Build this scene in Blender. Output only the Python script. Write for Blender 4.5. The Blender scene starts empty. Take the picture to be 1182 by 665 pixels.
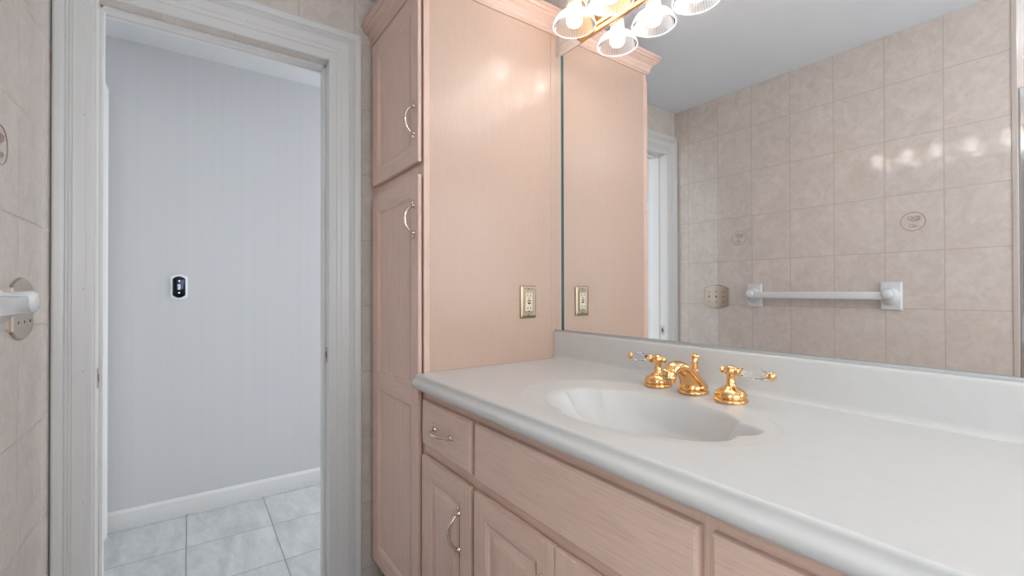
import bpy, bmesh, math, random
from mathutils import Vector, Matrix
random.seed(7)
C = bpy.context.scene.collection
S = bpy.context.scene
PI = math.pi

# ---------------------------------------------------------------- camera
cam_d = bpy.data.cameras.new('camera'); cam = bpy.data.objects.new('camera', cam_d); C.objects.link(cam)
cam_d.lens = 15.873; cam_d.sensor_width = 36; cam_d.clip_start = .02
yaw, pit, rol = math.radians(35.4524), math.radians(.3603), math.radians(-.1285)
F = Vector((-math.cos(yaw)*math.cos(pit), math.sin(yaw)*math.cos(pit), math.sin(pit)))
R = Vector((math.sin(yaw), math.cos(yaw), 0)); U = R.cross(F)
R2 = R*math.cos(rol)+U*math.sin(rol); U2 = -R*math.sin(rol)+U*math.cos(rol)
cam.matrix_world = Matrix(((R2.x, U2.x, -F.x, 1.8155), (R2.y, U2.y, -F.y, -1.1573), (R2.z, U2.z, -F.z, 1.1615), (0, 0, 0, 1)))
S.camera = cam
# ---------------------------------------------------------------- world, added fill lights, exposure
w = bpy.data.worlds.new('world'); S.world = w; w.use_nodes = True
w.node_tree.nodes['Background'].inputs[0].default_value = (.75, .87, 1, 1)
w.node_tree.nodes['Background'].inputs[1].default_value = .6
S.view_settings.view_transform = 'Standard'; S.view_settings.look = 'None'
S.view_settings.gamma = 1; S.view_settings.use_curve_mapping = False
S.view_settings.exposure = 0.44

def area(name, loc, rot, sx, sy, power, col):
    l = bpy.data.lights.new(name, 'AREA'); l.shape = 'RECTANGLE'; l.size = sx; l.size_y = sy; l.energy = power; l.color = col
    o = bpy.data.objects.new(name, l); C.objects.link(o); o.location = loc; o.rotation_euler = rot
    return o
L_RIGHT, L_ALC, L_TOP, L_HALL, BULB = 6, 3, 2.5, 22, 22
area('right_fill', (2.70, -.75, 1.52), (0, PI/2, 0), 1.1, 1.2, L_RIGHT, (.86, .93, 1))  # fill added behind the camera, set in an unseen window
area('alcove_back_fill', (2.10, -2.31, 1.45), (PI/2, 0, 0), .8, 1.2, L_ALC, (.93, .96, 1))  # unseen source put in the alcove to brighten the cabinet fronts
area('alcove_top_fill', (2.0, -1.75, 2.315), (0, 0, 0), .30, .30, L_TOP, (.97, .97, 1))  # overhead fill added in the alcove, from the camera side
area('hall_end_fill', (-.615, 1.66, 1.25), (-PI/2, 0, 0), .9, 1.9, L_HALL, (.97, .985, 1))  # made-up source at the hall end, lights the hall wall evenly
area('hall_top_fill', (-.615, .55, 2.38), (0, 0, 0), .30, .30, 2, (.95, .97, 1))  # weak extra fill added on the hall ceiling

# ---------------------------------------------------------------- dimensions (metres)
HC = 2.338            # ceiling
YO = -1.4817          # opposite wall
XC = .4906            # tall cabinet width
ZT = .9025            # counter top
XR = 2.72             # right wall

# ---------------------------------------------------------------- mesh helpers
def link(name, me, mats, parent=None):
    o = bpy.data.objects.new(name, me); C.objects.link(o)
    for m in (mats if isinstance(mats, (list, tuple)) else [mats]): me.materials.append(m)
    if parent: o.parent = parent
    return o
def obj(name, bm, mats, parent=None, smooth=False, angle=35):
    bmesh.ops.recalc_face_normals(bm, faces=bm.faces)
    me = bpy.data.meshes.new(name); bm.to_mesh(me); bm.free()
    if smooth:
        me.polygons.foreach_set('use_smooth', [True]*len(me.polygons))
        me.set_sharp_from_angle(angle=math.radians(angle))
    return link(name, me, mats, parent)
def box(bm, x0, x1, y0, y1, z0, z1, bev=0, mi=0, seg=2):
    t = bmesh.new()
    bmesh.ops.create_cube(t, size=1)
    for v in t.verts: v.co = Vector(((x0+x1)/2+v.co.x*(x1-x0), (y0+y1)/2+v.co.y*(y1-y0), (z0+z1)/2+v.co.z*(z1-z0)))
    if bev: bmesh.ops.bevel(t, geom=list(t.edges)+list(t.verts), offset=bev, segments=seg, profile=.5, affect='EDGES')
    for f in t.faces: f.material_index = mi
    merge(bm, t); return bm
def merge(bm, t):
    me = bpy.data.meshes.new('tmp'); t.to_mesh(me); t.free(); bm.from_mesh(me); bpy.data.meshes.remove(me)
def lathe(bm, prof, n=32, M=Matrix(), mi=0, flute=None):
    """prof: (r, z); closes at r==0"""
    rings = []
    for (r, z) in prof:
        if r < 1e-6: rings.append([bm.verts.new(M @ Vector((0, 0, z)))])
        else:
            ring = []
            for k in range(n):
                a = 2*PI*k/n; rr = r*(flute(k, z) if flute else 1)
                ring.append(bm.verts.new(M @ Vector((rr*math.cos(a), rr*math.sin(a), z))))
            rings.append(ring)
    for a, b in zip(rings, rings[1:]):
        for k in range(n):
            k2 = (k+1) % n
            if len(a) == 1 and len(b) == 1: continue
            if len(a) == 1: f = bm.faces.new((a[0], b[k], b[k2]))
            elif len(b) == 1: f = bm.faces.new((a[k], b[0], a[k2]))
            else: f = bm.faces.new((a[k], b[k], b[k2], a[k2]))
            f.material_index = mi
    return bm
def tube(bm, pts, rad, n=14, mi=0, flat=1.0, up=Vector((0, 0, 1)), caps=True):
    """sweep an ellipse (radius rad[i], flattened by flat along 'up') along pts"""
    pts = [Vector(p) for p in pts]; rings = []
    if not isinstance(rad, (list, tuple)): rad = [rad]*len(pts)
    if not isinstance(flat, (list, tuple)): flat = [flat]*len(pts)
    for i, p in enumerate(pts):
        t = (pts[min(i+1, len(pts)-1)]-pts[max(i-1, 0)]).normalized()
        s = t.cross(up)
        if s.length < 1e-4: s = t.cross(Vector((1, 0, 0)))
        s.normalize(); u = s.cross(t).normalized()
        rings.append([bm.verts.new(p+s*rad[i]*math.cos(2*PI*k/n)+u*rad[i]*flat[i]*math.sin(2*PI*k/n)) for k in range(n)])
    for a, b in zip(rings, rings[1:]):
        for k in range(n):
            f = bm.faces.new((a[k], b[k], b[(k+1) % n], a[(k+1) % n])); f.material_index = mi
    if caps:
        for rg in (rings[0], rings[-1]):
            f = bm.faces.new(rg); f.material_index = mi
    return bm
def extr(bm, prof, A, B, ux, uz, mi=0, miter0=0, miter1=0):
    """extrude 2-D profile (p,q) along A->B; point = A + ux*p + uz*q; miterX shifts ends by q or p"""
    A, B, ux, uz = Vector(A), Vector(B), Vector(ux), Vector(uz); d = (B-A).normalized()
    r0 = [bm.verts.new(A+ux*p+uz*q+d*(miter0*p)) for p, q in prof]
    r1 = [bm.verts.new(B+ux*p+uz*q+d*(miter1*p)) for p, q in prof]
    n = len(prof)
    for k in range(n):
        f = bm.faces.new((r0[k], r0[(k+1) % n], r1[(k+1) % n], r1[k])); f.material_index = mi
    for r in (r0, r1):
        f = bm.faces.new(r); f.material_index = mi
    return bm
def outline_plate(bm, pts, M, t, bev=.002, mi=0):
    """closed outline pts (u,v) -> plate of thickness t with a chamfered front edge (frame M: u,v,out)"""
    cx = sum(p[0] for p in pts)/len(pts); cy = sum(p[1] for p in pts)/len(pts)
    def ring(s, h): 
        return [bm.verts.new(M @ Vector((cx+(p[0]-cx)*(1-s/abs(math.hypot(p[0]-cx, p[1]-cy))), cy+(p[1]-cy)*(1-s/abs(math.hypot(p[0]-cx, p[1]-cy))), h))) for p in pts]
    rs = [ring(0, 0), ring(0, t-bev), ring(bev*.5, t-bev*.3), ring(bev*1.6, t)]
    n = len(pts)
    for a, b in zip(rs, rs[1:]):
        for k in range(n): bm.faces.new((a[k], a[(k+1) % n], b[(k+1) % n], b[k])).material_index = mi
    bm.faces.new(rs[-1]).material_index = mi; bm.faces.new(rs[0]).material_index = mi
    return bm
def frame(o, u, v):
    """matrix with columns u, v, u x v at origin o"""
    u, v = Vector(u), Vector(v); n = u.cross(v)
    return Matrix(((u.x, v.x, n.x, o[0]), (u.y, v.y, n.y, o[1]), (u.z, v.z, n.z, o[2]), (0, 0, 0, 1)))
def thing(name, label, cat, loc=(0, 0, 0), group=None):
    o = bpy.data.objects.new(name, None); C.objects.link(o); o.location = loc; o.empty_display_size = .05
    o['label'] = label; o['category'] = cat
    if group: o['group'] = group
    return o
def tag(o, label, cat, group=None):
    o['label'] = label; o['category'] = cat
    if group: o['group'] = group
    return o
def struct(name, bm, m, parent=None, **k):
    o = obj(name, bm, m, parent, **k)
    if parent is None: o['kind'] = 'structure'
    return o

# ---------------------------------------------------------------- material helpers
class NT:
    def __init__(s, name):
        s.m = bpy.data.materials.new(name); s.m.use_nodes = True; s.t = s.m.node_tree
        s.b = s.t.nodes['Principled BSDF']
    def n(s, typ, **k):
        nd = s.t.nodes.new(typ)
        for a, v in k.items(): setattr(nd, a, v)
        return nd
    def l(s, a, b): s.t.links.new(a, b)
    def math(s, op, a, b=None, c=None):
        nd = s.n('ShaderNodeMath', operation=op)
        for i, v in enumerate((a, b, c)):
            if v is None: continue
            if isinstance(v, (int, float)): nd.inputs[i].default_value = v
            else: s.l(v, nd.inputs[i])
        return nd.outputs[0]
    def mix(s, fac, a, b):
        nd = s.n('ShaderNodeMix', data_type='RGBA')
        for i, v in ((0, fac), (6, a), (7, b)):
            if isinstance(v, (int, float)): nd.inputs[i].default_value = v
            elif isinstance(v, tuple): nd.inputs[i].default_value = v+(1,) if len(v) == 3 else v
            else: s.l(v, nd.inputs[i])
        return nd.outputs[2]
    def ramp(s, f, stops):
        nd = s.n('ShaderNodeValToRGB'); s.l(f, nd.inputs[0]); e = nd.color_ramp.elements
        while len(e) < len(stops): e.new(.5)
        for i, (p, c) in enumerate(stops):
            e[i].position = p; e[i].color = (c+(1,)) if isinstance(c, tuple) else (c, c, c, 1)
        return nd.outputs[0]
    def coord(s, scale=(1, 1, 1)):
        tc = s.n('ShaderNodeTexCoord'); mp = s.n('ShaderNodeMapping'); s.l(tc.outputs['Object'], mp.inputs[0])
        mp.inputs['Scale'].default_value = scale; return mp.outputs[0]
    def noise(s, vec, scale, detail=3, rough=.5, dist=0):
        nd = s.n('ShaderNodeTexNoise'); s.l(vec, nd.inputs['Vector'])
        nd.inputs['Scale'].default_value = scale; nd.inputs['Detail'].default_value = detail
        nd.inputs['Roughness'].default_value = rough; nd.inputs['Distortion'].default_value = dist
        return nd.outputs[0]
    def bump(s, h, strength, dist=.001):
        nd = s.n('ShaderNodeBump'); nd.inputs['Strength'].default_value = strength; nd.inputs['Distance'].default_value = dist
        s.l(h, nd.inputs['Height']); s.l(nd.outputs[0], s.b.inputs['Normal']); return nd
    def set(s, **k):
        for a, v in k.items():
            i = s.b.inputs[a.replace('_', ' ')]
            if isinstance(v, tuple): i.default_value = v+(1,) if len(v) == 3 else v
            elif isinstance(v, (int, float)): i.default_value = v
            else: s.l(v, i)
        return s
def plain(name, col, rough=.5, metal=0, bump=None, **k):
    t = NT(name); v = t.coord()
    n = t.noise(v, 9, 3)
    c2 = tuple(c*.96 for c in col)
    t.set(Base_Color=t.mix(n, col, c2), Roughness=rough, Metallic=metal, **k)
    if bump: t.bump(t.noise(v, bump[0], 2), bump[1], .001)
    return t.m
def sr(r, g, b):
    f = lambda c: ((c/255+.055)/1.055)**2.4 if c > 10 else c/3294
    return (f(r), f(g), f(b))

def tile_mat(name, ua, u0, w, va, v0, h, g, colA, colB, grout, veins, rough, stretch=(1, 1, 1), bstr=.16):
    """tiles in the plane of object axes ua/va, first joint at u0/v0, pitch w x h, joint half-width g"""
    t = NT(name); tc = t.n('ShaderNodeTexCoord'); sp = t.n('ShaderNodeSeparateXYZ'); t.l(tc.outputs['Object'], sp.inputs[0])
    def joint(axis, o, p):
        q = t.math('DIVIDE', t.math('SUBTRACT', sp.outputs[axis], o), p)
        fr = t.math('FRACT', q); d = t.math('SUBTRACT', .5, t.math('ABSOLUTE', t.math('SUBTRACT', fr, .5)))
        return t.math('MULTIPLY', d, p), t.math('FLOOR', q)
    du, iu = joint(ua, u0, w); dv, iv = joint(va, v0, h)
    d = t.math('MINIMUM', du, dv)
    mask = t.ramp(t.math('DIVIDE', d, g*2), [(.40, 1.0), (.6, 0.0)])
    cell = t.n('ShaderNodeCombineXYZ'); t.l(iu, cell.inputs[0]); t.l(iv, cell.inputs[1])
    wn = t.n('ShaderNodeTexWhiteNoise'); t.l(cell.outputs[0], wn.inputs[0])
    off = t.n('ShaderNodeVectorMath', operation='MULTIPLY_ADD'); t.l(wn.outputs[1], off.inputs[0]); off.inputs[1].default_value = (7, 7, 7); t.l(t.coord(stretch), off.inputs[2])
    n1 = t.noise(off.outputs[0], veins, 5, .6, 1.2)
    n2 = t.noise(off.outputs[0], veins*4, 4, .6, .6)
    f = t.math('ADD', t.math('MULTIPLY', n1, .65), t.math('MULTIPLY', n2, .35))
    fc = t.ramp(f, [(.36, 0.0), (.64, 1.0)])
    col = t.mix(fc, colA, colB)
    col = t.mix(t.math('MULTIPLY', wn.outputs[0], .10), col, tuple(c*.8 for c in colA))
    col = t.mix(mask, col, grout)
    r = t.math('ADD', t.math('MULTIPLY', mask, .5), rough)
    t.set(Base_Color=col, Roughness=r)
    edge = t.ramp(t.math('DIVIDE', d, g*5), [(0.1, 0.0), (.9, 1.0)])
    wav = t.noise(off.outputs[0], 5, 1, .5)
    hn = t.math('ADD', edge, t.math('ADD', t.math('MULTIPLY', n1, .10), t.math('MULTIPLY', wav, 2.2)))
    t.bump(hn, bstr, .0012)
    return t.m
WT_A, WT_B, WT_G = sr(213, 201, 191), sr(228, 218, 210), sr(192, 178, 168)
m_tile_x = tile_mat('wall_tile_long', 0, .301, .2032, 2, .046, .2577, .0016, WT_A, WT_B, WT_G, 14, .075)
m_tile_y = tile_mat('wall_tile_end', 1, -.628, .2032, 2, .055, .262, .0016, WT_A, WT_B, WT_G, 14, .075)
m_floor = tile_mat('floor_tile', 0, -.355, .358, 1, -.822, .349, .0022, sr(180, 183, 185), sr(211, 212, 213), sr(125, 130, 138), 2.2, .12, (1.0, 2.6, 1), .08)

def streak_white(name, col, rough, axis, amt=.05):
    t = NT(name); sc = [60, 60, 60]; sc[2] = .6
    v = t.coord(tuple(sc)); n = t.noise(v, .6, 3)
    t.set(Base_Color=t.mix(n, tuple(c*(1-amt) for c in col), tuple(min(1, c*(1+amt*.5)) for c in col)), Roughness=rough)
    return t.m
m_hall = streak_white('hall_wallcovering', sr(213, 214, 216), .55, 1)
m_white = plain('white_trim_paint', sr(226, 226, 225), .32)
m_ceil = plain('ceiling_paint', sr(240, 243, 247), .8, bump=(60, .1))
m_nail = plain('filled_nail_hole', sr(150, 148, 144), .7)

def wood(name, grain, colA, colB, dark, rough=.40, cath=0.0):
    """pickled oak; grain = axis the fibres follow"""
    t = NT(name)
    s = [46, 46, 46]; s[grain] = 2.0
    v = t.coord(tuple(s)); n = t.noise(v, 1.2, 6, .62, .5)
    s2 = [9, 9, 9] if cath else [7, 7, 7]; s2[grain] = 2.6 if cath else 1.1
    v2 = t.coord(tuple(s2)); wv = t.noise(v2, 1.0, 3, .5, 1.2 if cath else .3)
    rings = t.math('FRACT', t.math('MULTIPLY', wv, 14 if cath else 7))
    rg = t.ramp(rings, [(0.0, 0.0), (.72, .25), (.93, 1.0), (1.0, .0)])
    s3 = [300, 300, 300]; s3[grain] = 9
    pores = t.ramp(t.noise(t.coord(tuple(s3)), 1.0, 2, .5), [(.36, 1.0), (.50, 0.0)])
    c = t.mix(n if not cath else t.math('ADD', t.math('MULTIPLY', n, .4), .3), colA, colB)
    c = t.mix(t.math('MULTIPLY', rg, .13 if not cath else .10), c, dark)
    c = t.mix(t.math('MULTIPLY', pores, .28 if not cath else .12), c, dark)
    t.set(Base_Color=c, Roughness=rough)
    t.set(Coat_Weight=.14 if cath else .06, Coat_Roughness=.18)
    h = t.math('SUBTRACT', t.math('MULTIPLY', n, .4), t.math('ADD', t.math('MULTIPLY', rg, .9), t.math('MULTIPLY', pores, .4)))
    t.bump(h, .45 if cath else .10, .0006)
    return t.m
WA, WB, WD = sr(224, 191, 175), sr(234, 204, 189), sr(190, 154, 138)
m_wv = wood('pickled_oak_upright', 2, WA, WB, WD)
m_wh = wood('pickled_oak_lengthwise', 0, WA, WB, WD)
m_wy = wood('pickled_oak_crosswise', 1, WA, WB, WD)
m_wp = wood('pickled_oak_side_panel', 2, sr(201, 173, 154), sr(208, 180, 162), sr(184, 153, 136), .31, .05)  # oak darkened in colour to offset strong lamp light on this panel
m_shadow = plain('shaded_cabinet_interior', sr(120, 92, 80), .7)  # dark brown puts the shade of the gaps into the carcass colour

def marble():
    t = NT('cultured_marble'); v = t.coord((1, 1.6, 1))
    n = t.noise(v, 3.2, 6, .6, 2.2)
    vein = t.ramp(t.math('ABSOLUTE', t.math('SUBTRACT', n, .5)), [(0.0, 1.0), (.035, 0.0)])
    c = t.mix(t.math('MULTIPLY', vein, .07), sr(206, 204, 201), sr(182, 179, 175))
    t.set(Base_Color=c, Roughness=.30, Specular_IOR_Level=.4)
    return t.m
m_marble = marble()
m_gold = plain('polished_gold', sr(243, 193, 132), .10, 1)
m_brass = plain('polished_brass', sr(222, 176, 112), .13, 1)
m_nickel = plain('champagne_nickel', sr(222, 206, 190), .16, 1)
m_satin = plain('brushed_nickel', sr(196, 182, 166), .34, 1)
m_agedbrass = plain('aged_brass', sr(176, 158, 132), .28, 1)
m_chrome = plain('chrome', sr(205, 208, 212), .1, 1)
m_alu = plain('satin_aluminium', sr(200, 202, 202), .55, .6)
m_ceramic = plain('white_ceramic', sr(232, 233, 235), .1)
m_ivory = plain('ivory_plastic', sr(238, 226, 204), .35)
m_dark = plain('dark_slot', sr(28, 24, 24), .5)
m_red = plain('red_button', sr(170, 50, 44), .4)
m_black = plain('black_button', sr(24, 20, 26), .4)
m_smoke = plain('dark_mirror_plate', sr(44, 50, 62), .08, 1)
m_whitepl = plain('white_plastic', sr(242, 242, 244), .3)
m_brown = plain('antique_relief', sr(174, 156, 145), .3)
m_mirror = NT('mirror_silver').set(Base_Color=(.945, .955, .955), Metallic=1.0, Roughness=.0).m
m_gedge = NT('mirror_glass_edge').set(Base_Color=sr(62, 100, 100), Roughness=.15).m
def glass(name, col, rough=0, ior=1.47):
    t = NT(name); t.set(Base_Color=col, Roughness=rough, IOR=ior, Transmission_Weight=1.0); return t.m
m_crystal = glass('clear_crystal', (1, 1, 1))
def clear_sheet():
    t = NT('shower_glass'); tr = t.n('ShaderNodeBsdfTransparent'); gl = t.n('ShaderNodeBsdfGlossy'); gl.inputs[1].default_value = 0
    tr.inputs[0].default_value = (.93, .965, .97, 1); fr = t.n('ShaderNodeFresnel'); fr.inputs[0].default_value = 1.3
    m = t.n('ShaderNodeMixShader'); t.l(fr.outputs[0], m.inputs[0]); t.l(tr.outputs[0], m.inputs[1]); t.l(gl.outputs[0], m.inputs[2])
    t.l(m.outputs[0], t.t.nodes['Material Output'].inputs[0]); return t.m
m_sglass = clear_sheet()
def shade_glass(nm, dens):
    t = NT(nm); tr = t.n('ShaderNodeBsdfTransparent'); tl = t.n('ShaderNodeBsdfTranslucent'); gl = t.n('ShaderNodeBsdfGlossy')
    tr.inputs[0].default_value = (.98, .98, .98, 1); tl.inputs[0].default_value = (.99, .985, .98, 1); gl.inputs[1].default_value = .12
    m1 = t.n('ShaderNodeMixShader'); m1.inputs[0].default_value = dens; t.l(tr.outputs[0], m1.inputs[1]); t.l(tl.outputs[0], m1.inputs[2])
    fr = t.n('ShaderNodeFresnel'); fr.inputs[0].default_value = 1.18
    m2 = t.n('ShaderNodeMixShader'); t.l(fr.outputs[0], m2.inputs[0]); t.l(m1.outputs[0], m2.inputs[1]); t.l(gl.outputs[0], m2.inputs[2])
    t.l(m2.outputs[0], t.t.nodes['Material Output'].inputs[0]); return t.m
m_shade = shade_glass('clear_shade_glass', .78); m_shaderib = shade_glass('ribbed_shade_glass', .97)
def emit(name, col, s):
    t = NT(name); t.set(Base_Color=(.9, .9, .9), Emission_Color=col, Emission_Strength=s); return t.m
m_bulb = emit('lit_bulb', (1, .97, .955), BULB)
m_diff = emit('fill_diffuser', (.95, .97, 1), 4)  # glow of the added overhead fixtures
m_fillpane = emit('glowing_fill_pane', (.85, .93, 1), 1.6)  # glowing panes of the added windows, more fill

# ================================================================ STRUCTURE
b = bmesh.new(); box(b, -1.35, XR+.1, -2.45, .12, -.12, 0); box(b, -1.35, -.06, .12, 1.85, -.12, 0); struct('floor', b, m_floor)
b = bmesh.new(); box(b, -.06, XR+.1, -2.45, .12, HC, HC+.1); struct('ceiling', b, m_ceil)
b = bmesh.new(); box(b, -1.35, -.06, -2.45, 1.85, 2.41, 2.5); struct('ceiling_hall', b, m_hall)
b = bmesh.new(); box(b, -.12, XR+.1, 0, .12, 0, HC); struct('wall_back', b, m_tile_x)
# door wall x=0 with opening y -1.385..-.725, z<2.048
DY0, DY1, DZ = -1.387, -.7255, 2.049
b = bmesh.new()
box(b, -.12, 0, DY1, 0, 0, HC); box(b, -.12, 0, -1.6, DY0, 0, HC); box(b, -.12, 0, DY0, DY1, DZ, HC)
struct('wall_left', b, m_tile_y)
# opposite wall and shower alcove
b = bmesh.new(); box(b, 0, 1.516, YO-.12, YO, 0, HC)
wf = struct('wall_front', b, m_tile_x)
b = bmesh.new()
lprof = [(0, 0), (.016, 0), (.0163, .004), (.014, .009), (.008, .0125), (0, .0135)]
tb = bmesh.new(); box(tb, 1.512, 1.5315, YO-.12, YO+.0035, 0, HC, .003)
merge(b, tb); struct('trim_1', b, plain('bullnose_tile', sr(206, 193, 184), .2))
b = bmesh.new(); box(b, 1.40, 1.67, -2.45, -2.33, 0, HC); box(b, 2.53, XR+.1, -2.45, -2.33, 0, HC); box(b, 1.67, 2.53, -2.45, -2.33, 0, .82); box(b, 1.67, 2.53, -2.45, -2.33, 2.08, HC); box(b, 1.40, 1.5315, -2.33, YO-.12, 0, HC); struct('wall_alcove', b, m_tile_x)
# right wall with a window opening, added unseen to hold a fill light
b = bmesh.new(); x0, x1 = XR, XR+.1
box(b, x0, x1, -2.33, -1.35, 0, HC); box(b, x0, x1, -.15, 0, 0, HC); box(b, x0, x1, -1.35, -.15, 0, .95); box(b, x0, x1, -1.35, -.15, 2.09, HC)
struct('wall_right', b, m_tile_y)
b = bmesh.new()
for a in ((-1.36, -1.31), (-.19, -.14), (-.775, -.725)): box(b, XR-.012, XR+.05, a[0], a[1], .94, 2.10, .004)
for a in ((.94, .99), (2.05, 2.10)): box(b, XR-.012, XR+.05, -1.36, -.14, a[0], a[1], .004)
wn = struct('fill_window_1', b, m_white)
b = bmesh.new(); box(b, XR+.03, XR+.036, -1.34, -.16, .96, 2.08); obj('fill_pane', b, m_fillpane, wn)
b = bmesh.new()
for a, c in ((1.66, 1.71), (2.49, 2.54)): box(b, a, c, -2.37, -2.322, .81, 2.09, .004)
for a, c in ((.81, .86), (2.04, 2.09)): box(b, 1.66, 2.54, -2.37, -2.322, a, c, .004)
w3 = struct('fill_window_3', b, m_white)  # unseen window added around the alcove fill
b = bmesh.new(); box(b, 1.69, 2.51, -2.375, -2.369, .83, 2.07); obj('fill_pane', b, m_fillpane, w3)
# hall
b = bmesh.new(); box(b, -1.30, -1.11, -1.7, 1.85, 0, 2.41); struct('wall_hall_back', b, m_hall)
b = bmesh.new(); box(b, -1.11, -.12, -1.62, -1.50, 0, 2.41); struct('wall_hall_left', b, m_hall)
b = bmesh.new(); box(b, -1.11, -.12, 1.7, 1.85, 0, .25); box(b, -1.11, -.12, 1.7, 1.85, 2.25, 2.41); box(b, -1.11, -1.07, 1.7, 1.85, .25, 2.25); box(b, -.16, -.12, 1.7, 1.85, .25, 2.25); box(b, -.12, -.06, .12, 1.85, 0, 2.41); struct('wall_hall_right', b, m_hall)
b = bmesh.new()
for a, c in ((-1.08, -1.03), (-.20, -.15), (-.64, -.59)): box(b, a, c, 1.69, 1.73, .24, 2.26, .003)
for a, c in ((.24, .29), (2.21, 2.26)): box(b, -1.08, -.15, 1.69, 1.73, a, c, .003)
wh = struct('fill_window_2', b, m_white)  # window made up at the hall end to hold its fill
b = bmesh.new(); box(b, -1.06, -.17, 1.735, 1.741, .26, 2.24); obj('fill_pane', b, m_fillpane, wh)
b = bmesh.new(); box(b, -.12, -.06, -1.6, 0, HC, 2.41); struct('wall_hall_header', b, m_hall)
# white skin on the hall side of the door wall
b = bmesh.new(); box(b, -.125, -.12, DY1, 0, 0, 2.41); box(b, -.125, -.12, -1.5, DY0, 0, 2.41); box(b, -.125, -.12, DY0, DY1, DZ, 2.41)
struct('wall_hall_front', b, m_hall)
bprof = [(0, 0), (.015, 0), (.015, .062), (.0125, .068), (.0125, .074), (.008, .082), (.004, .088), (0, .09)]
b = bmesh.new(); extr(b, bprof, (-1.11, -1.50, 0), (-1.11, 1.7, 0), (1, 0, 0), (0, 0, 1)); struct('baseboard_hall', b, m_white, smooth=True, angle=25)

# ---- bathroom door frame: fluted casing + jamb
def casing_profile(W):
    """p across the casing from opening side (0) to outer edge (W); q out of the wall"""
    pts = [(0, 0), (0, .010), (.003, .0125), (.014, .0135), (.018, .017), (.024, .0175)]
    x = .046
    pts += [(x-.010, .0185)]
    for k in range(4):
        c = x+k*.0075
        pts += [(c-.002, .0195), (c, .0170), (c+.002, .0195)]
    pts += [(W-.026, .0195), (W-.018, .0215), (W-.007, .0225), (W-.003, .0215), (W, .017), (W, 0)]
    return pts
CW = .094; CI0, CI1, CZ = DY0-.0, DY1+.0, DZ
cp = casing_profile(CW)
b = bmesh.new()
def uprights(b, ycase, sign, zt):
    # sign +1: casing grows towards +y ; top mitred
    A = (0.0005, ycase, 0); B = (0.0005, ycase, zt)
    r0 = [b.verts.new((A[0]+q, ycase+sign*p, 0)) for p, q in cp]; r1 = [b.verts.new((A[0]+q, ycase+sign*p, zt+p)) for p, q in cp]
    n = len(cp)
    for k in range(n): b.faces.new((r0[k], r0[(k+1) % n], r1[(k+1) % n], r1[k]))
    b.faces.new(r0); b.faces.new(r1)
YI1 = -.7000; YI0 = -1.4035+.012; ZI = DZ+.030
# right upright
def nail(b, y, z, x=.0205, n=8, r=.0016):
    vs = [b.verts.new((x, y+r*math.cos(2*PI*k/n), z+r*math.sin(2*PI*k/n))) for k in range(n)]
    b.faces.new(vs).material_index = 1
uprights(b, YI1, 1, ZI)
for z in (1.99, 1.80, 1.69, .40): nail(b, YI1+.020, z, .0182)
struct('trim_2', b, [m_white, m_nail])
b = bmesh.new(); cp_full = cp; cp = casing_profile(.0885); uprights(b, YI0, -1, ZI); cp = cp_full
for z in (1.68, 1.17, .93, .55): nail(b, YI0-.020, z, .0182)
nail(b, YI0-.073, .72, .0205)
struct('trim_3', b, [m_white, m_nail])
b = bmesh.new()
n = len(cp)
r0 = [b.verts.new((.0005+q, YI0-p*(.0885/CW), ZI+p)) for p, q in cp]; r1 = [b.verts.new((.0005+q, YI1+p, ZI+p)) for p, q in cp]
for k in range(n): b.faces.new((r0[k], r0[(k+1) % n], r1[(k+1) % n], r1[k]))
b.faces.new(r0); b.faces.new(r1)
for y in (-.77, -1.0, -1.25): nail(b, y, ZI+.02, .0182)
struct('trim_4', b, [m_white, m_nail])
# jamb
b = bmesh.new()
box(b, -.135, .008, DY1-.0005, YI1+.004, 0, ZI+.004, .0015); box(b, -.135, .008, YI0-.004, DY0+.0005, 0, ZI+.004, .0015)
box(b, -.135, .008, DY0, DY1, DZ+.0005, ZI+.004, .0015)
box(b, -.085, -.050, DY1-.010, DY1, 0, DZ, .002); box(b, -.085, -.050, DY0, DY0+.010, 0, DZ, .002); box(b, -.085, -.050, DY0, DY1, DZ-.010, DZ+.001, .002)
jamb = struct('trim_5', b, m_white)
for (yy, s, zz) in ((DY1, -1, .915), (DY0, 1, .900)):
    b = bmesh.new(); box(b, -.045, -.018, min(yy, yy+s*.0022), max(yy, yy+s*.0022), zz-.030, zz+.030, .0007)
    sp_ = obj('strike_plate', b, m_satin, jamb); sp_['label'] = 'small metal strike plate'
    b = bmesh.new(); yb = yy+s*.0024; box(b, -.037, -.026, min(yb, yb+s*.0006), max(yb, yb+s*.0006), zz-.012, zz+.012)
    obj('latch_hole', b, m_dark, sp_)
# hall-side door in the left hall wall
b = bmesh.new(); YH = -1.50
cp2 = [(p, q) for p, q in casing_profile(.07)]
def vcas(b, x, sign, zt, z0=0):
    nn = len(cp2)
    r0 = [b.verts.new((x+sign*p, YH+q, z0)) for p, q in cp2]; r1 = [b.verts.new((x+sign*p, YH+q, zt+p)) for p, q in cp2]
    for k in range(nn): b.faces.new((r0[k], r0[(k+1) % nn], r1[(k+1) % nn], r1[k]))
    b.faces.new(r0); b.faces.new(r1)
vcas(b, -.99, -1, 2.06)
vcas(b, -.215, 1, 2.06)
nn = len(cp2)
r0 = [b.verts.new((-.99-p, YH+q, 2.06+p)) for p, q in cp2]; r1 = [b.verts.new((-.215+p, YH+q, 2.06+p)) for p, q in cp2]
for k in range(nn): b.faces.new((r0[k], r0[(k+1) % nn], r1[(k+1) % nn], r1[k]))
b.faces.new(r0); b.faces.new(r1)
struct('trim_6', b, m_white)
b = bmesh.new(); box(b, -.985, -.22, YH-.0, YH+.006, .008, 2.055, .002)
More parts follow.
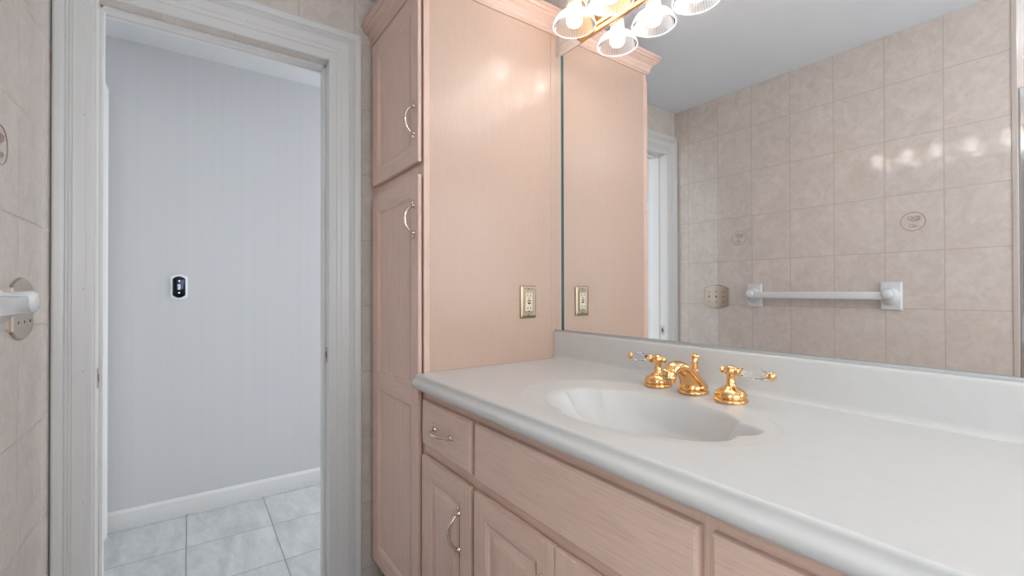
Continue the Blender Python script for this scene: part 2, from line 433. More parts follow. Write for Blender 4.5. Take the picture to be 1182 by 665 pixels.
for (za, zb) in ((.2, .95), (1.12, 1.9)):
    for (xa, xb) in ((-.90, -.64), (-.56, -.30)):
        box(b, xa, xb, YH+.004, YH+.011, za, zb, .004)
d1 = struct('door_1', b, m_white)
b = bmesh.new(); M = Matrix.Translation((-.275, YH+.006, .975)) @ Matrix.Rotation(-PI/2, 4, 'X')
lathe(b, [(0, 0), (.030, 0), (.030, .004), (.022, .008), (.010, .012), (.009, .022), (.014, .027), (.024, .033), (.026, .043), (.021, .052), (.010, .057), (0, .058)], 24, M)
k_ = obj('door_knob', b, m_satin, d1, smooth=True); k_['label'] = 'round metal knob'

# decorative tile medallions moulded on the opposite wall
def medallion(x, z):
    b = bmesh.new(); M = frame((x, YO, z), (-1, 0, 0), (0, 0, 1))
    def ring(cx, cy, rx, ry, r, n=40, a0=0, a1=2*PI):
        pts = [M @ Vector((cx+rx*math.cos(a0+(a1-a0)*k/n), cy+ry*math.sin(a0+(a1-a0)*k/n), .0008)) for k in range(n+1)]
        tube(b, pts, r, 6, up=M.to_3x3() @ Vector((0, 0, 1)))
    ring(0, 0, .043, .041, .0014)
    ring(-.006, .012, .016, .011, .0012, 20); ring(-.008, .011, .008, .006, .001, 14); ring(.010, .016, .009, .008, .001, 14)
    ring(-.016, .002, .012, .006, .0009, 14, .3, 3.2); ring(.004, -.020, .010, .006, .001, 14); ring(-.006, -.022, .007, .004, .0009, 12)
    ring(-.018, .014, .006, .009, .0009, 12)
    o = obj('tile_medallion', b, m_brown, wf, smooth=True); o['label'] = 'oval floral relief on a tile'
medallion(1.214, 1.467); medallion(.428, 1.470)

# ================================================================ TALL CABINET
tall = thing('tall_cabinet', 'tall pinkish pickled-oak linen cabinet between the doorway and the vanity', 'cabinet')
FY = -.5555; DT = .0175
b = bmesh.new()
box(b, .002, XC-.0055, FY+.02, -.002, .10, 2.235, 0, 0)                 # carcass
box(b, .035, XC-.03, FY+.075, -.01, 0, .10, 0, 0)                     # toe kick
obj('body', b, m_wv, tall)
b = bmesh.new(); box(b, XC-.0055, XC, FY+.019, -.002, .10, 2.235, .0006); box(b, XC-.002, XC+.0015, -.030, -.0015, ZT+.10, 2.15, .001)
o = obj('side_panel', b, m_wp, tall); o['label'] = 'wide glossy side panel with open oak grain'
b = bmesh.new()
box(b, .002, .047, FY, FY+.02, .10, 2.235, .0012); box(b, XC-.043, XC, FY, FY+.02, .10, 2.235, .0012)
for z0, z1 in ((.10, .145), (1.515, 1.60), (2.10, 2.235)): box(b, .047, XC-.043, FY, FY+.0195, z0, z1, 0, 1)
obj('face_frame', b, [m_wv, m_wh], tall)
def door_mesh(x0, x1, z0, z1, panels, y=FY, t=DT, raised=False):
    """framed door: stiles upright grain (0), rails lengthwise (1); panels = openings (x0,x1,z0,z1)"""
    b = bmesh.new(); yf = y-t; yb = y-.0045
    px0 = min(p[0] for p in panels); px1 = max(p[1] for p in panels)
    box(b, x0, px0, yf, yb, z0, z1, .0028, 0); box(b, px1, x1, yf, yb, z0, z1, .0028, 0)
    ps = sorted(panels, key=lambda p: p[2]); zz = [z0]+[v for p in ps for v in (p[2], p[3])]+[z1]
    for k in range(0, len(zz), 2):
        a, c = zz[k], zz[k+1]
        t_ = bmesh.new(); box(t_, px0-.003, px1+.003, yf+.00012, yb, a, c, 0, 1)
        if k == 0 or k == len(zz)-2:
            zo = z0 if k == 0 else z1
            es = [e for e in t_.edges if all(abs(v.co.z-zo) < 1e-6 and abs(v.co.y-yf-.00012) < 1e-6 for v in e.verts)]
            bmesh.ops.bevel(t_, geom=es, offset=.0028, segments=2, affect='EDGES')
            for f in t_.faces: f.material_index = 1
        merge(b, t_)
    for (a0, a1, c0, c1) in ps:
        if raised: prof = [(0, 0), (.002, .0025), (.0055, .003), (.0085, .007), (.011, .0075), (.036, .0025), (.040, .0018)]
        else: prof = [(0, 0), (.002, .002), (.0055, .0028), (.009, .0055), (.0105, .0072), (.012, .0072)]
        loops = []
        for ins, dep in prof:
            loops.append([b.verts.new((X, yf+.0001+dep, Z)) for X, Z in ((a0+ins, c0+ins), (a1-ins, c0+ins), (a1-ins, c1-ins), (a0+ins, c1-ins))])
        for L0, L1 in zip(loops, loops[1:]):
            for k in range(4): b.faces.new((L0[k], L0[(k+1) % 4], L1[(k+1) % 4], L1[k])).material_index = 0 if k % 2 else 1
        b.faces.new(loops[-1]).material_index = 0
    return b
def pull(parent, c, length, axis, mat=m_nickel):
    """bow pull with rosettes; c = centre on the door face, axis 'z' or 'x'"""
    b = bmesh.new(); A = Vector((0, 0, 1)) if axis == 'z' else Vector((1, 0, 0)); O = Vector((0, -1, 0)); c = Vector(c); h = length/2
    pts, rad = [], []
    for k in range(25):
        s = -1+2*k/24; y = .026*(1-abs(s)**2.6)+.004
        pts.append(c+A*(s*h)+O*y); rad.append(.0036+.0016*math.cos(s*PI/2)+.0012*math.exp(-((s)/.07)**2)+.0009*math.exp(-((abs(s)-.55)/.07)**2))
    tube(b, pts, rad, 12, up=O)
    for s in (-1, 1):
        p = c+A*(s*h); q = p.copy()
        Mx = Matrix.Translation(p) @ Matrix.Rotation(PI/2, 4, 'X')
        lathe(b, [(0, 0), (.0085, 0), (.0088, .002), (.0060, .0045), (.0055, .008), (.0068, .010), (.0045, .0125), (0, .0135)], 18, Mx)
        e = p+A*(s*.013)
        tube(b, [p+O*.002, p+A*(s*.006)+O*.0028, e+O*.0025, e+A*(s*.006)+O*.002], [.0058, .0032, .0046, .0008], 12, up=O)
    return obj('handle', b, mat, parent, smooth=True, angle=60)
x0, x1 = .046, .4845
du = obj('door', door_mesh(x0, x1, 1.572, 2.128, [(x0+.062, x1-.062, 1.634, 2.062)]), [m_wv, m_wh], tall)
du['label'] = 'short upper door'
pull(du, (.452, FY-DT, 1.712), .088, 'z')
dl = obj('door', door_mesh(x0, x1, .112, 1.533, [(x0+.062, x1-.062, .178, .790), (x0+.062, x1-.062, .852, 1.468)]), [m_wv, m_wh], tall)
dl['label'] = 'long lower door with two panels'
pull(dl, (.450, FY-DT, 1.392), .088, 'z')
# crown moulding: front and right side with a mitred corner
crp = [(0, 0), (.006, 0), (.007, .004), (.012, .010), (.014, .024), (.021, .038), (.033, .048), (.036, .053), (.042, .055), (.043, .064), (.048, .067), (.048, .078), (0, .078)]
b = bmesh.new()
ZC = 2.150
rA = [b.verts.new((.002, FY-p, ZC+q)) for p, q in crp]; rB = [b.verts.new((XC+p, FY-p, ZC+q)) for p, q in crp]; rC = [b.verts.new((XC+p, -.002, ZC+q)) for p, q in crp]
nn = len(crp)
for ra, rb in ((rA, rB), (rB, rC)):
    for k in range(nn): b.faces.new((ra[k], ra[(k+1) % nn], rb[(k+1) % nn], rb[k])).material_index = 0 if ra is rA else 1
b.faces.new(rA); b.faces.new(rC)
obj('crown_molding', b, [m_wh, m_wy], tall)

# ================================================================ VANITY
VX1 = 2.10
van = thing('vanity_cabinet', 'long pickled-oak vanity base with drawers and raised-panel doors under the white counter', 'cabinet', (0, 0, 0))
b = bmesh.new(); zb = .10; zt = .8595
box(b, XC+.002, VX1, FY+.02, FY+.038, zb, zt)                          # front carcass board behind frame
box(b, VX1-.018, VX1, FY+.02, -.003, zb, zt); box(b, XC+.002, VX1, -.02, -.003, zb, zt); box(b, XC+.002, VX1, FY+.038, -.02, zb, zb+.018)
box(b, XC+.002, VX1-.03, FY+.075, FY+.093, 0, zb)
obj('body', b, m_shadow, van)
b = bmesh.new()
stiles = [(XC+.002, .532), (.797, .835), (1.430, 1.472), (1.752, 1.794), (2.062, VX1)]
for a, c in stiles: box(b, a, c, FY, FY+.02, zb, zt, .0008)
for k in range(len(stiles)-1):
    a, c = stiles[k][1], stiles[k+1][0]
    for z0, z1 in ((zb, .14), (.640, .705), (.812, zt)): box(b, a, c, FY, FY+.0195, z0, z1, 0, 1)
obj('face_frame', b, [m_wv, m_wh], van)
def slab(name, x0, x1, z0, z1, horiz=True):
    """solid drawer front with a stepped, rounded edge"""
    b = bmesh.new(); loops = []
    for ins, y in ((0, FY-.0008), (0, FY-.010), (.0012, FY-.0130), (.004, FY-.0152), (.0065, FY-DT), ):
        loops.append([b.verts.new((X, y, Z)) for X, Z in ((x0+ins, z0+ins), (x1-ins, z0+ins), (x1-ins, z1-ins), (x0+ins, z1-ins))])
    for L0, L1 in zip(loops, loops[1:]):
        for k in range(4): b.faces.new((L0[k], L0[(k+1) % 4], L1[(k+1) % 4], L1[k]))
    b.faces.new(loops[-1]); b.faces.new(loops[0])
    return obj(name, b, m_wh, van)
dr = slab('drawer', .510, .807, .688, .826); dr['label'] = 'small left drawer'
pull(dr, (.652, FY-DT, .756), .096, 'x')
ff = slab('false_front', .826, 1.445, .682, .827); ff['label'] = 'long plain front under the basin'
d2 = slab('drawer', 1.464, 1.770, .688, .826); pull(d2, (1.617, FY-DT, .756), .096, 'x'); d2['label'] = 'right drawer cut off at the lower edge of the photo'
d3 = slab('drawer', 1.780, 2.078, .688, .826); pull(d3, (1.929, FY-DT, .756), .096, 'x')
def vdoor(x0, x1, hx):
    o = obj('door', door_mesh(x0, x1, .118, .656, [(x0+.056, x1-.056, .174, .600)], raised=True), [m_wv, m_wh], van)
    pull(o, (hx, FY-DT, .520), .096, 'z'); return o
vdoor(.510, .807, .748)['label'] = 'narrow left door'
vdoor(.825, 1.1335, 1.100); vdoor(1.1365, 1.445, 1.170); vdoor(1.464, 1.770, 1.505); vdoor(1.780, 2.078, 2.04)

# counter with integral shell basin and backsplash
BCX, BCY, BA, BB = 1.140, -.335, .248, .160
CUSPS = [35, -4, -66, -114, -176, -215]
def lobe(th):
    d = math.degrees(th)
    while d > 35: d -= 360
    while d <= -325: d += 360
    cs = CUSPS+[-325]
    for a, c in zip(cs, cs[1:]):
        if c <= d <= a:
            t = (a-d)/(a-c); return math.sin(PI*t)**.8, (a-c)
    return 0, 40
def top_z(x, y):
    u, v = (x-1.132)/.316, (y+.335)/.210
    ro = math.hypot(u, v); z = 0
    def sm(e0, e1, t):
        t = max(0, min(1, (t-e0)/(e1-e0))); return t*t*(3-2*t)
    z -= .0014*sm(1.0, .95, ro) if ro < 1 else 0
    z -= .008*sm(.97, .66, ro)
    p, q = (x-BCX)/BA, (y-BCY)/BB; rho = math.hypot(p, q)
    if rho < 1.25:
        s, wd = lobe(math.atan2(q, p)); amp = (.13 if wd < 100 else .05)*(1-.45*sm(.1, -.9, p))
        ru = rho/(.945+amp*s)
        if ru < 1.03:
            dd = max(0, 1-ru*ru) if ru < 1 else 0
            lf = sm(.1, -.9, p)
            k = sm(1.03, .92-.15*lf, ru)
            z -= .020*k*(1-.35*lf)+.105*dd**(.62+.75*lf)*sm(1.0, .8, ru)
    return z
def sinh_range(a, b_, n): return [a+(b_-a)*i/n for i in range(n+1)]
xs = sinh_range(XC+.002, .80, 30)+sinh_range(.80, 1.48, 272)[1:]+sinh_range(1.48, VX1+.01, 40)[1:]
ys = sinh_range(-.5765, -.0185, 200)
b = bmesh.new()
grid = [[b.verts.new((x, y, ZT+top_z(x, y))) for y in ys] for x in xs]
for i in range(len(xs)-1):
    for j in range(len(ys)-1):
        b.faces.new((grid[i][j], grid[i+1][j], grid[i+1][j+1], grid[i][j+1]))
# ogee front edge
fp = [(-.5765, ZT), (-.5800, ZT-.0004), (-.5830, ZT-.002), (-.5845, ZT-.0048), (-.5850, ZT-.008), (-.5860, ZT-.0115), (-.5885, ZT-.0150), (-.5925, ZT-.0180), (-.5965, ZT-.0205), (-.5990, ZT-.0240), (-.6000, ZT-.0290), (-.5995, ZT-.0345), (-.5975, ZT-.0385), (-.5945, ZT-.0405), (-.58, ZT-.0410), (-.03, ZT-.0410)]
prev = [grid[i][0] for i in range(len(xs))]
xe = [XC-.0085 if False else xs[0]]
for k, (yy, zz) in enumerate(fp[1:]):
    cur = []
    for i, x in enumerate(xs): cur.append(b.verts.new((x, yy, zz)))
    if k < len(fp)-2 or True:
        if k == len(fp)-2:
            pass
        for i in range(len(xs)-1):
            if k == len(fp)-2 and XC+.3 < xs[i] < 1.5: continue
            b.faces.new((prev[i], cur[i], cur[i+1], prev[i+1]))
    prev = cur
# end caps of the edge profile
for i in (0, len(xs)-1):
    x = xs[i]; vs = [b.verts.new((x, yy, zz)) for yy, zz in fp]
    b.faces.new(vs)
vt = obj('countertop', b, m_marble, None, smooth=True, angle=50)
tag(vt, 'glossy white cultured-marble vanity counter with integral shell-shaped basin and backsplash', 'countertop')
b = bmesh.new()
bsp = [(-.0015, ZT-.03), (-.0015, 1.0040), (-.0050, 1.0055), (-.0135, 1.0055), (-.0170, 1.0040), (-.0186, 1.0010), (-.0190, .9960), (-.0190, .918), (-.0198, .911), (-.0225, .906), (-.0270, .9028), (-.0290, .9020), (-.0290, ZT-.03)]
extr(b, [(p, q) for p, q in bsp], (XC+.002, 0, 0), (VX1+.01, 0, 0), (0, 1, 0), (0, 0, 1))
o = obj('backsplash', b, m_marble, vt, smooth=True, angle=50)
# small ledge returning over the tall cabinet's front corner: nose of the counter passes in front of it
b = bmesh.new(); M = Matrix.Translation((BCX, BCY, ZT+top_z(BCX, BCY)+.0002))
lathe(b, [(0, .001), (.012, .001), (.016, .003), (.020, .003), (.023, .0005), (.023, -.004), (0, -.004)], 28, M)
o = obj('drain', b, m_gold, vt, smooth=True); o['label'] = 'gold drain flange'

# ---------------------------------------------------------------- faucet
base_prof = [(0, 0), (.0365, 0), (.0375, .003), (.0365, .006), (.0325, .0078), (.0315, .0095), (.0350, .0112), (.0352, .0150)]
def faucet_handle(x, y, sgn, label):
    z0 = ZT+top_z(x, y)
    t = thing('lever_tap', label, 'faucet handle', (x, y, z0), 'crystal lever faucet handles')
    b = bmesh.new()
    lathe(b, base_prof+[(.0340, .0195), (.0300, .0245), (.0215, .0300), (.0135, .0345), (.0105, .038), (.0095, .043)], 36); lathe(b, [(.0095, .043), (.0108, .0445), (.0102, .047), (.0092, .049), (.0092, .059), (.0102, .061), (.0095, .063), (.009, .064)], 28)
    obj('base', b, m_gold, t, smooth=True, angle=50)
    b = bmesh.new(); lathe(b, [(.0088, .060), (.0125, .064), (.0142, .070), (.0132, .076), (.0085, .0815), (.0035, .0835), (0, .084)], 28)
    Mx = Matrix.Translation((0, 0, .071)) @ Matrix.Rotation(-sgn*PI/2, 4, 'Y').inverted()
    Mx = Matrix.Translation((0, 0, .071)) @ Matrix.Rotation(sgn*PI/2, 4, 'Y')
    lathe(b, [(.006, .008), (.0058, .016), (.0105, .0185), (.0115, .0215), (.0088, .024), (.0082, .0265), (.0092, .028)], 24, Mx)
    Mo = Matrix.Translation((0, 0, .071)) @ Matrix.Rotation(-sgn*PI/2, 4, 'Y')
    lathe(b, [(.0055, .008), (.0048, .016), (.0075, .0185), (.0078, .0215), (.005, .024), (0, .0246)], 20, Mo)
    obj('hub', b, m_gold, t, smooth=True, angle=60)
    b = bmesh.new(); lathe(b, [(0, .0262), (.0078, .0262), (.0088, .032), (.0125, .050), (.0138, .062), (.0125, .073), (.0085, .0805), (.0065, .083), (0, .083)], 10, Mx)
    o = obj('lever', b, m_crystal, t); o['label'] = 'faceted clear crystal lever'
    b = bmesh.new(); lathe(b, [(.0060, .0828), (.0072, .084), (.0065, .086), (.0088, .088), (.0100, .092), (.0088, .096), (.0045, .0995), (0, .100)], 20, Mx)
    obj('end_cap', b, m_gold, t, smooth=True, angle=60)
    return t
faucet_handle(1.042, -.118, -1, 'gold faucet handle left of the spout, crystal lever pointing towards the tall cabinet')
faucet_handle(1.250, -.126, 1, 'gold faucet handle right of the spout, crystal lever pointing away from the doorway')
sx, sy = 1.146, -.118; sz = ZT+top_z(sx, sy)
sp = thing('faucet_spout', 'gold swan-neck faucet spout in the middle with a knobbed lift rod behind', 'faucet', (sx, sy, sz))
b = bmesh.new(); lathe(b, base_prof+[(.0340, .0185), (.0305, .0250), (.0235, .0340), (.0165, .0420), (.0120, .0480), (.0100, .0510), (0, .0520)], 36, Matrix.Translation((0, .004, 0)))
path = [(0, .002, .010), (0, -.002, .020), (0, -.010, .033), (0, -.022, .047), (0, -.036, .059), (0, -.052, .0675), (0, -.068, .0705), (0, -.083, .0685), (0, -.093, .0605), (0, -.097, .0500)]
rads = [.0335, .0325, .0290, .0252, .0222, .0200, .0186, .0178, .0170, .0164]
fl = [.85, .80, .72, .70, .72, .8, .88, .95, 1, 1]
# Catmull-Rom resample
def cr(P, n=5):
    out = []
    for i in range(len(P)-1):
        p0, p1, p2, p3 = P[max(i-1, 0)], P[i], P[i+1], P[min(i+2, len(P)-1)]
        for k in range(n):
            t = k/n; out.append(tuple(.5*((2*b_)+(-a+c)*t+(2*a-5*b_+4*c-d)*t*t+(-a+3*b_-3*c+d)*t**3) for a, b_, c, d in zip(p0, p1, p2, p3)))
    out.append(P[-1]); return out
rows = cr([p+(r, f) for p, r, f in zip(path, rads, fl)], 5)
tube(b, [Vector(r[:3]) for r in rows], [r[3] for r in rows], 28, flat=[r[4] for r in rows], up=Vector((0, .5, 1)).normalized())
tube(b, [(0, -.0972, .0520), (0, -.0974, .0500), (0, -.0976, .0475), (0, -.0978, .0460)], [.0170, .0184, .0180, .0162], 28, up=Vector((0, -1, 0)))
tube(b, [(0, -.098, .0465), (0, -.0985, .0365)], [.0156, .0146], 28, up=Vector((0, -1, 0)))
obj('body', b, m_gold, sp, smooth=True, angle=50)
b = bmesh.new(); Ml = Matrix.Translation((0, .010, .036))
lathe(b, [(.0120, 0), (.0105, .008), (.0075, .016), (.0088, .019), (.0064, .022), (.0088, .027), (.0064, .032), (.0088, .037), (.0064, .042), (.0080, .047), (.0058, .051), (.0075, .0525), (.0120, .0550), (.0115, .0580), (.0070, .0600), (.0030, .0625), (0, .063)], 22, Ml)
obj('lift_rod', b, m_gold, sp, smooth=True, angle=60)

# ================================================================ MIRROR
MZ0, MZ1 = 1.0065, 2.056
def mirror_piece(x0, x1, y0, y1, name, label, group=None):
    b = bmesh.new(); box(b, x0, x1, y0, y1, MZ0, MZ1)
    for f in b.faces: f.material_index = 0 if f.normal.y < -.5 else 1
    b.normal_update()
    for f in b.faces: f.material_index = 0 if f.calc_center_median().y < y0+1e-5 else 1
    return tag(obj(name, b, [m_mirror, m_gedge]), label, 'mirror', group)
mirror_piece(.5325, 1.740, -.0062, -.0008, 'wall_mirror', 'large frameless wall mirror above the vanity backsplash')
mirror_piece(XC+.0018, .5310, -.0130, -.0008, 'mirror_strip', 'narrow mirror strip beside the tall cabinet with greenish glass edge')
mirror_piece(1.690, 1.745, -.0130, -.0064, 'mirror_strip', 'narrow mirror strip along the right edge of the wall mirror')
b = bmesh.new(); box(b, XC+.002, 1.745, -.0145, -.0132, MZ0-.0008, MZ0+.006, .0004)
tag(obj('mirror_channel', b, m_alu), 'thin chrome channel along the bottom of the wall mirror', 'mirror channel')
b = bmesh.new(); box(b, XC+.002, 1.745, -.0075, -.0008, MZ1+.0002, MZ1+.0025, .0004)
tag(obj('mirror_channel', b, m_chrome), 'thin metal channel along the top of the wall mirror', 'mirror channel')

# ================================================================ VANITY LIGHT
vl = thing('vanity_light', 'brass bath bar light with ribbed glass bell shades above the mirror', 'light', (1.1035, 0, 2.12))
PX0, PX1, PZ0, PZ1 = .612, 1.595, 2.0605, 2.165
b = bmesh.new(); loops = []
for ins, y in ((0, -.0008), (0, -.006), (.004, -.011), (.014, -.014), (.018, -.020), (.026, -.024), (.050, -.026)):
    c = .022-ins*.25
    X0, X1, Z0, Z1 = PX0+ins, PX1-ins, PZ0+ins*.9, PZ1-ins*.9; c = min(c, (Z1-Z0)*.3)
    loops.append([b.verts.new((X-1.1035, y, Z-2.12)) for X, Z in ((X0+c, Z0), (X1-c, Z0), (X1, Z0+c), (X1, Z1-c), (X1-c, Z1), (X0+c, Z1), (X0, Z1-c), (X0, Z0+c))])
for L0, L1 in zip(loops, loops[1:]):
    for k in range(8): b.faces.new((L0[k], L0[(k+1) % 8], L1[(k+1) % 8], L1[k]))
b.faces.new(loops[-1]); b.faces.new(loops[0])
obj('back_plate', b, m_brass, vl)
RIM = 2.046
for k in range(6):
    x = .711+.157*k-1.1035; y = -.112; zr = RIM-2.12
    M = Matrix.Translation((x, y, zr))
    b = bmesh.new()
    tube(b, [(x, -.024, .010), (x, -.050, .020), (x, -.080, .040), (x, -.104, .046), (x, y, .038)], .0055, 12, up=Vector((1, 0, 0)))
    lathe(b, [(0, 0), (.020, 0), (.021, .004), (.012, .008), (.008, .010), (0, .011)], 24, Matrix.Translation((x, -.0255, .010)) @ Matrix.Rotation(PI/2, 4, 'X'))
    obj('arm', b, m_brass, vl, smooth=True)
    b = bmesh.new(); lathe(b, [(0, .104), (.012, .104), (.020, .100), (.0245, .092), (.0245, .070), (.0235, .066), (0, .066)], 26, M)
    sk = obj('socket', b, m_ivory, vl, smooth=True); sk['label'] = 'cream lamp socket'
    prof = [(.0225, .070), (.0228, .056), (.0250, .0500), (.0340, .0462), (.0470, .0395), (.0580, .0300), (.0650, .0190), (.0690, .0085), (.0712, .0030)]
    b = bmesh.new(); lathe(b, prof, 96, M, flute=lambda kk, z: 1+(.014 if kk % 2 else 0)*(1 if .006 < z < .048 else 0))
    b.faces.ensure_lookup_table()
    for i, f in enumerate(b.faces): f.material_index = (i % 96) % 2
    rb = bmesh.new(); lathe(rb, [(.0712, .0030), (.0722, .0015), (.0718, -.0008), (.0700, -.0012), (.0688, .0004), (.0690, .0028), (.0712, .0030)], 64, M, mi=1)
    merge(b, rb)
    obj('shade', b, [m_shade, m_shaderib], vl, smooth=True, angle=80)
    b = bmesh.new(); lathe(b, [(0, .000), (.010, .0010), (.0200, .006), (.0255, .015), (.0262, .025), (.0230, .036), (.0175, .046), (.0150, .056), (.0150, .070), (0, .070)], 24, M)
    obj('bulb', b, m_bulb, vl, smooth=True, angle=80)

# ================================================================ WALL FITTINGS
def screw(b, M, u, v, h, r=.0028, mi=0):
    lathe(b, [(r, h), (r*.9, h+.0009), (0, h+.0012)], 12, M @ Matrix.Translation((u, v, 0)), mi)
# GFCI outlet on the cabinet side: plane x=XC, u=+y, v=+z, out=+x
M = frame((XC, -.143, 1.1205), (0, 1, 0), (0, 0, 1))
go = thing('gfci_outlet', 'brass-plated outlet with red and black buttons on the cabinet side panel', 'outlet', (XC, -.143, 1.1205))
M0 = frame((0, 0, 0), (0, 1, 0), (0, 0, 1))
def rect(w, h, r=.003):
    pts = []
    for cx, cy, a in ((w/2-r, h/2-r, 0), (-w/2+r, h/2-r, 90), (-w/2+r, -h/2+r, 180), (w/2-r, -h/2+r, 270)):
        for k in range(4): t = math.radians(a+k*30); pts.append((cx+r*math.cos(t), cy+r*math.sin(t)))
    return pts
def plate_rect(bm, w, h, M, steps, mi=0):
    rs = []
    for ins, z in steps: rs.append([bm.verts.new(M @ Vector((p[0], p[1], z))) for p in rect(w-2*ins, h-2*ins, .002)])
    n = len(rs[0])
    for a, c in zip(rs, rs[1:]):
        for k in range(n): bm.faces.new((a[k], a[(k+1) % n], c[(k+1) % n], c[k])).material_index = mi
    bm.faces.new(rs[-1]).material_index = mi; bm.faces.new(rs[0]).material_index = mi
b = bmesh.new(); plate_rect(b, .074, .119, M0, [(0, .0003), (0, .002), (.002, .005), (.011, .0065), (.013, .0058)])
obj('wall_plate', b, m_agedbrass, go)
b = bmesh.new(); box(b, .0060, .0085, -.0168, .0168, -.0335, .0335, .001)
rc = obj('receptacle', b, m_ivory, go)
for s in (1, -1):
    b = bmesh.new()
    for u in (-.0065, .0065): box(b, .0084, .0089, u-.0012, u+.0012, s*.0235-.0045, s*.0235+.0045)
    lathe(b, [(.0026, .0084), (.0026, .0090), (0, .0090)], 12, M0 @ Matrix.Translation((0, s*.0235-.0105*1, 0)))
    obj('socket_slots', b, m_dark, rc)
b = bmesh.new(); box(b, .0084, .0098, -.0075, .0075, .0020, .0068, .0005); obj('reset_button', b, m_red, rc)
b = bmesh.new(); box(b, .0084, .0098, -.0065, .0065, -.0075, -.0022, .0005); obj('test_button', b, m_black, rc)
for s in (-1, 1):
    b = bmesh.new(); screw(b, M0, 0, s*.0475, .0058); obj('plate_screw', b, m_dark, go)

def arched(w, h, arch, n=10, cl=.010):
    """plate outline with shallow arched top and bottom and notched shoulders"""
    pts = []
    top = [(w/2, h/2-arch-cl*.2), (w/2-cl*.5, h/2-arch), ]
    pts.append((w/2, 0)); pts.append((w/2, h/2-arch-.004)); pts.append((w/2-.004, h/2-arch))
    for k in range(n+1):
        u = (w/2-.006)*(1-2*k/n); pts.append((u, h/2-arch+.002+(arch-.002)*math.cos(PI/2*(2*k/n-1))))
    pts.append((-w/2+.004, h/2-arch)); pts.append((-w/2, h/2-arch-.004)); pts.append((-w/2, 0))
    pts += [(-u, -v) for u, v in pts[1:-1]]
    return pts
def toggle(b, M, u, v, h, mi=0):
    t = bmesh.new(); 
    for (z0, z1, w_) in ((h, h+.010, .0034),):
        r0 = [Vector((u+a*w_, v+c*.0045, z0)) for a, c in ((-1, -1), (1, -1), (1, 1), (-1, 1))]
        r1 = [Vector((u+a*w_*.8, v+.004+c*.0030, z1)) for a, c in ((-1, -1), (1, -1), (1, 1), (-1, 1))]
        V0 = [t.verts.new(M @ p) for p in r0]; V1 = [t.verts.new(M @ p) for p in r1]
        for k in range(4): t.faces.new((V0[k], V0[(k+1) % 4], V1[(k+1) % 4], V1[k]))
        t.faces.new(V1)
    merge(b, t)
# three-gang plate on the opposite wall: out = +y ; u=-x, v=z -> n = (-x) x z = +y
sw = thing('switch_plate', 'arched satin-metal triple switch plate on the tiled wall beside the towel bar', 'switch plate', (.290, YO, 1.122))
Ms = frame((0, 0, 0), (-1, 0, 0), (0, 0, 1))
b = bmesh.new(); outline_plate(b, arched(.158, .146, .020), Ms, .0075, .004); obj('cover_plate', b, m_satin, sw, smooth=True, angle=30)
for u in (-.046, 0, .046):
    b = bmesh.new(); box(b, -u-.0055, -u+.0055, .0074, .0082, -.013, .013, .0004)
    tg = obj('switch_surround', b, m_satin, sw)
    b = bmesh.new(); toggle(b, Ms, u, 0, .008); obj('toggle', b, m_agedbrass, tg)
for u in (-.046, 0, .046):
    for v in (-.0305, .0305):
        b = bmesh.new(); screw(b, Ms, u, v, .0072, .0036); obj('screw', b, m_dark, sw)
# hall switch plate: out=+x
hs = thing('switch_plate', 'small white-rimmed switch plate with dark mirrored face on the hall wall', 'switch plate', (-1.11, -1.206, 1.185))
b = bmesh.new(); outline_plate(b, arched(.072, .131, .010), M0, .005, .002); o = obj('rim', b, m_whitepl, hs, smooth=True, angle=30); o['label'] = 'white outer rim'
b = bmesh.new(); outline_plate(b, arched(.054, .112, .010), M0, .0065, .0015); o = obj('face_plate', b, m_smoke, hs, smooth=True, angle=30); o['label'] = 'dark mirrored face'
b = bmesh.new(); box(b, .0064, .0072, -.006, .006, -.014, .014, .0004); toggle(b, M0, 0, 0, .007); obj('toggle', b, m_whitepl, hs)
for v in (-.031, .031):
    b = bmesh.new(); screw(b, M0, 0, v, .0062, .0045); obj('screw', b, m_chrome, hs)

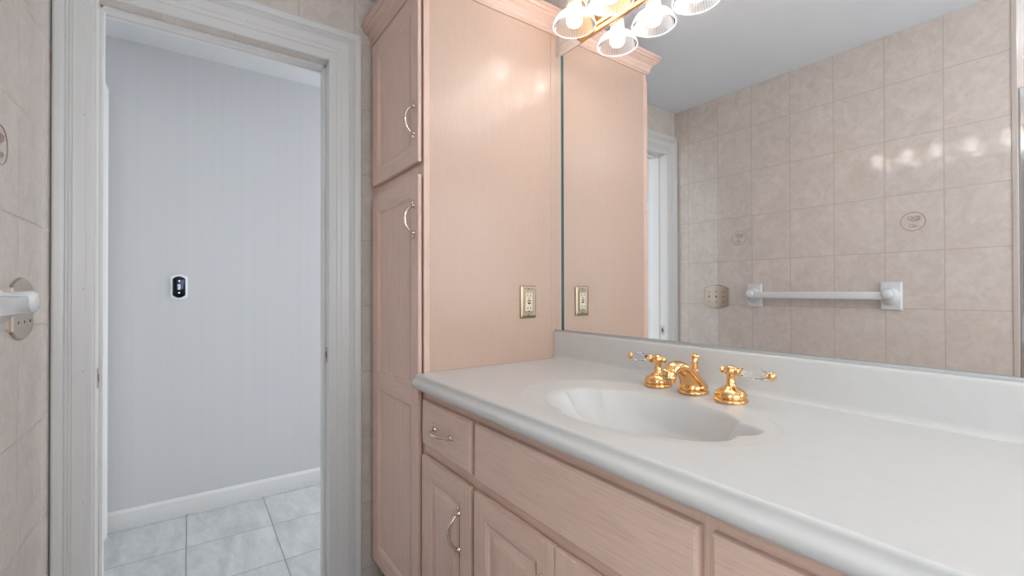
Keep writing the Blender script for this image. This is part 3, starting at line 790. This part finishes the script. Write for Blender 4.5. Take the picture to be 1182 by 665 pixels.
# towel bar on the opposite wall
tw = thing('towel_bar', 'white ceramic towel bar on the tiled wall, reflected in the mirror', 'towel bar', (.828, YO, 1.134))
def bracket(dx, s):
    b = bmesh.new()
    plate_rect(b, .080, .130, Ms @ Matrix.Translation((-dx, 0, 0)), [(0, 0), (0, .006), (.0015, .010), (.004, .0120), (.007, .0122)])
    # arm: tapering loft from plate to a rounded head that swallows the bar end
    pts = [(dx, .010, .000), (dx, .024, .001), (dx, .036, .004), (dx, .049, .007), (dx, .062, .008), (dx, .069, .008), (dx, .074, .008), (dx, .076, .008)]
    tube(b, pts, [.036, .029, .024, .0225, .0235, .0225, .0165, .0070], 24, flat=[1.25, 1.15, 1.0, .95, .95, .95, .95, .95], up=Vector((0, 0, 1)))
    o = obj('bracket', b, m_ceramic, tw, smooth=True, angle=50); return o
bracket(-.308, 1); bracket(.308, -1)
b = bmesh.new(); box(b, -.300, .300, .042, .066, -.0160, .0200, .005, 0, 3)
obj('bar', b, m_ceramic, tw, smooth=True, angle=40)

# shower door beside the tiled wall (seen at the mirror's right edge)
sd = thing('shower_door', 'clear glass shower door in a chrome frame past the end of the tiled wall', 'shower door', (1.5335, YO-.03, 0))
b = bmesh.new()
box(b, 0, .028, -.018, .018, .005, 1.95, .003); box(b, .82, .848, -.018, .018, .005, 1.95, .003); box(b, .028, .82, -.014, .014, .005, .035, .003); box(b, .028, .82, -.014, .014, 1.92, 1.95, .003)
obj('frame', b, m_chrome, sd)
b = bmesh.new(); box(b, .026, .822, -.003, .003, .033, 1.922); obj('glass_panel', b, m_sglass, sd)
b = bmesh.new(); tube(b, [(.76, .005, .95), (.76, .035, .96), (.76, .040, 1.05), (.76, .035, 1.14), (.76, .005, 1.15)], .007, 12, up=Vector((1, 0, 0))); obj('handle', b, m_chrome, sd, smooth=True)
# unseen fixtures added to carry the overhead fill
def fixture(x, y, z, r, label):
    t = thing('fill_fixture', label, 'ceiling light', (x, y, z))
    b = bmesh.new(); lathe(b, [(r, 0), (r, -.012), (r*.9, -.016), (r*.9, -.008), (0, -.008)], 36); obj('rim', b, m_whitepl, t, smooth=True)
    b = bmesh.new(); lathe(b, [(r*.88, -.0085), (r*.5, -.010), (0, -.0105)], 36); obj('diffuser', b, m_diff, t, smooth=True)
fixture(2.0, -1.75, HC, .17, 'round fill light added on the alcove ceiling, out of view')
fixture(-.615, .55, 2.41, .18, 'round fill light added on the hall ceiling, out of view')
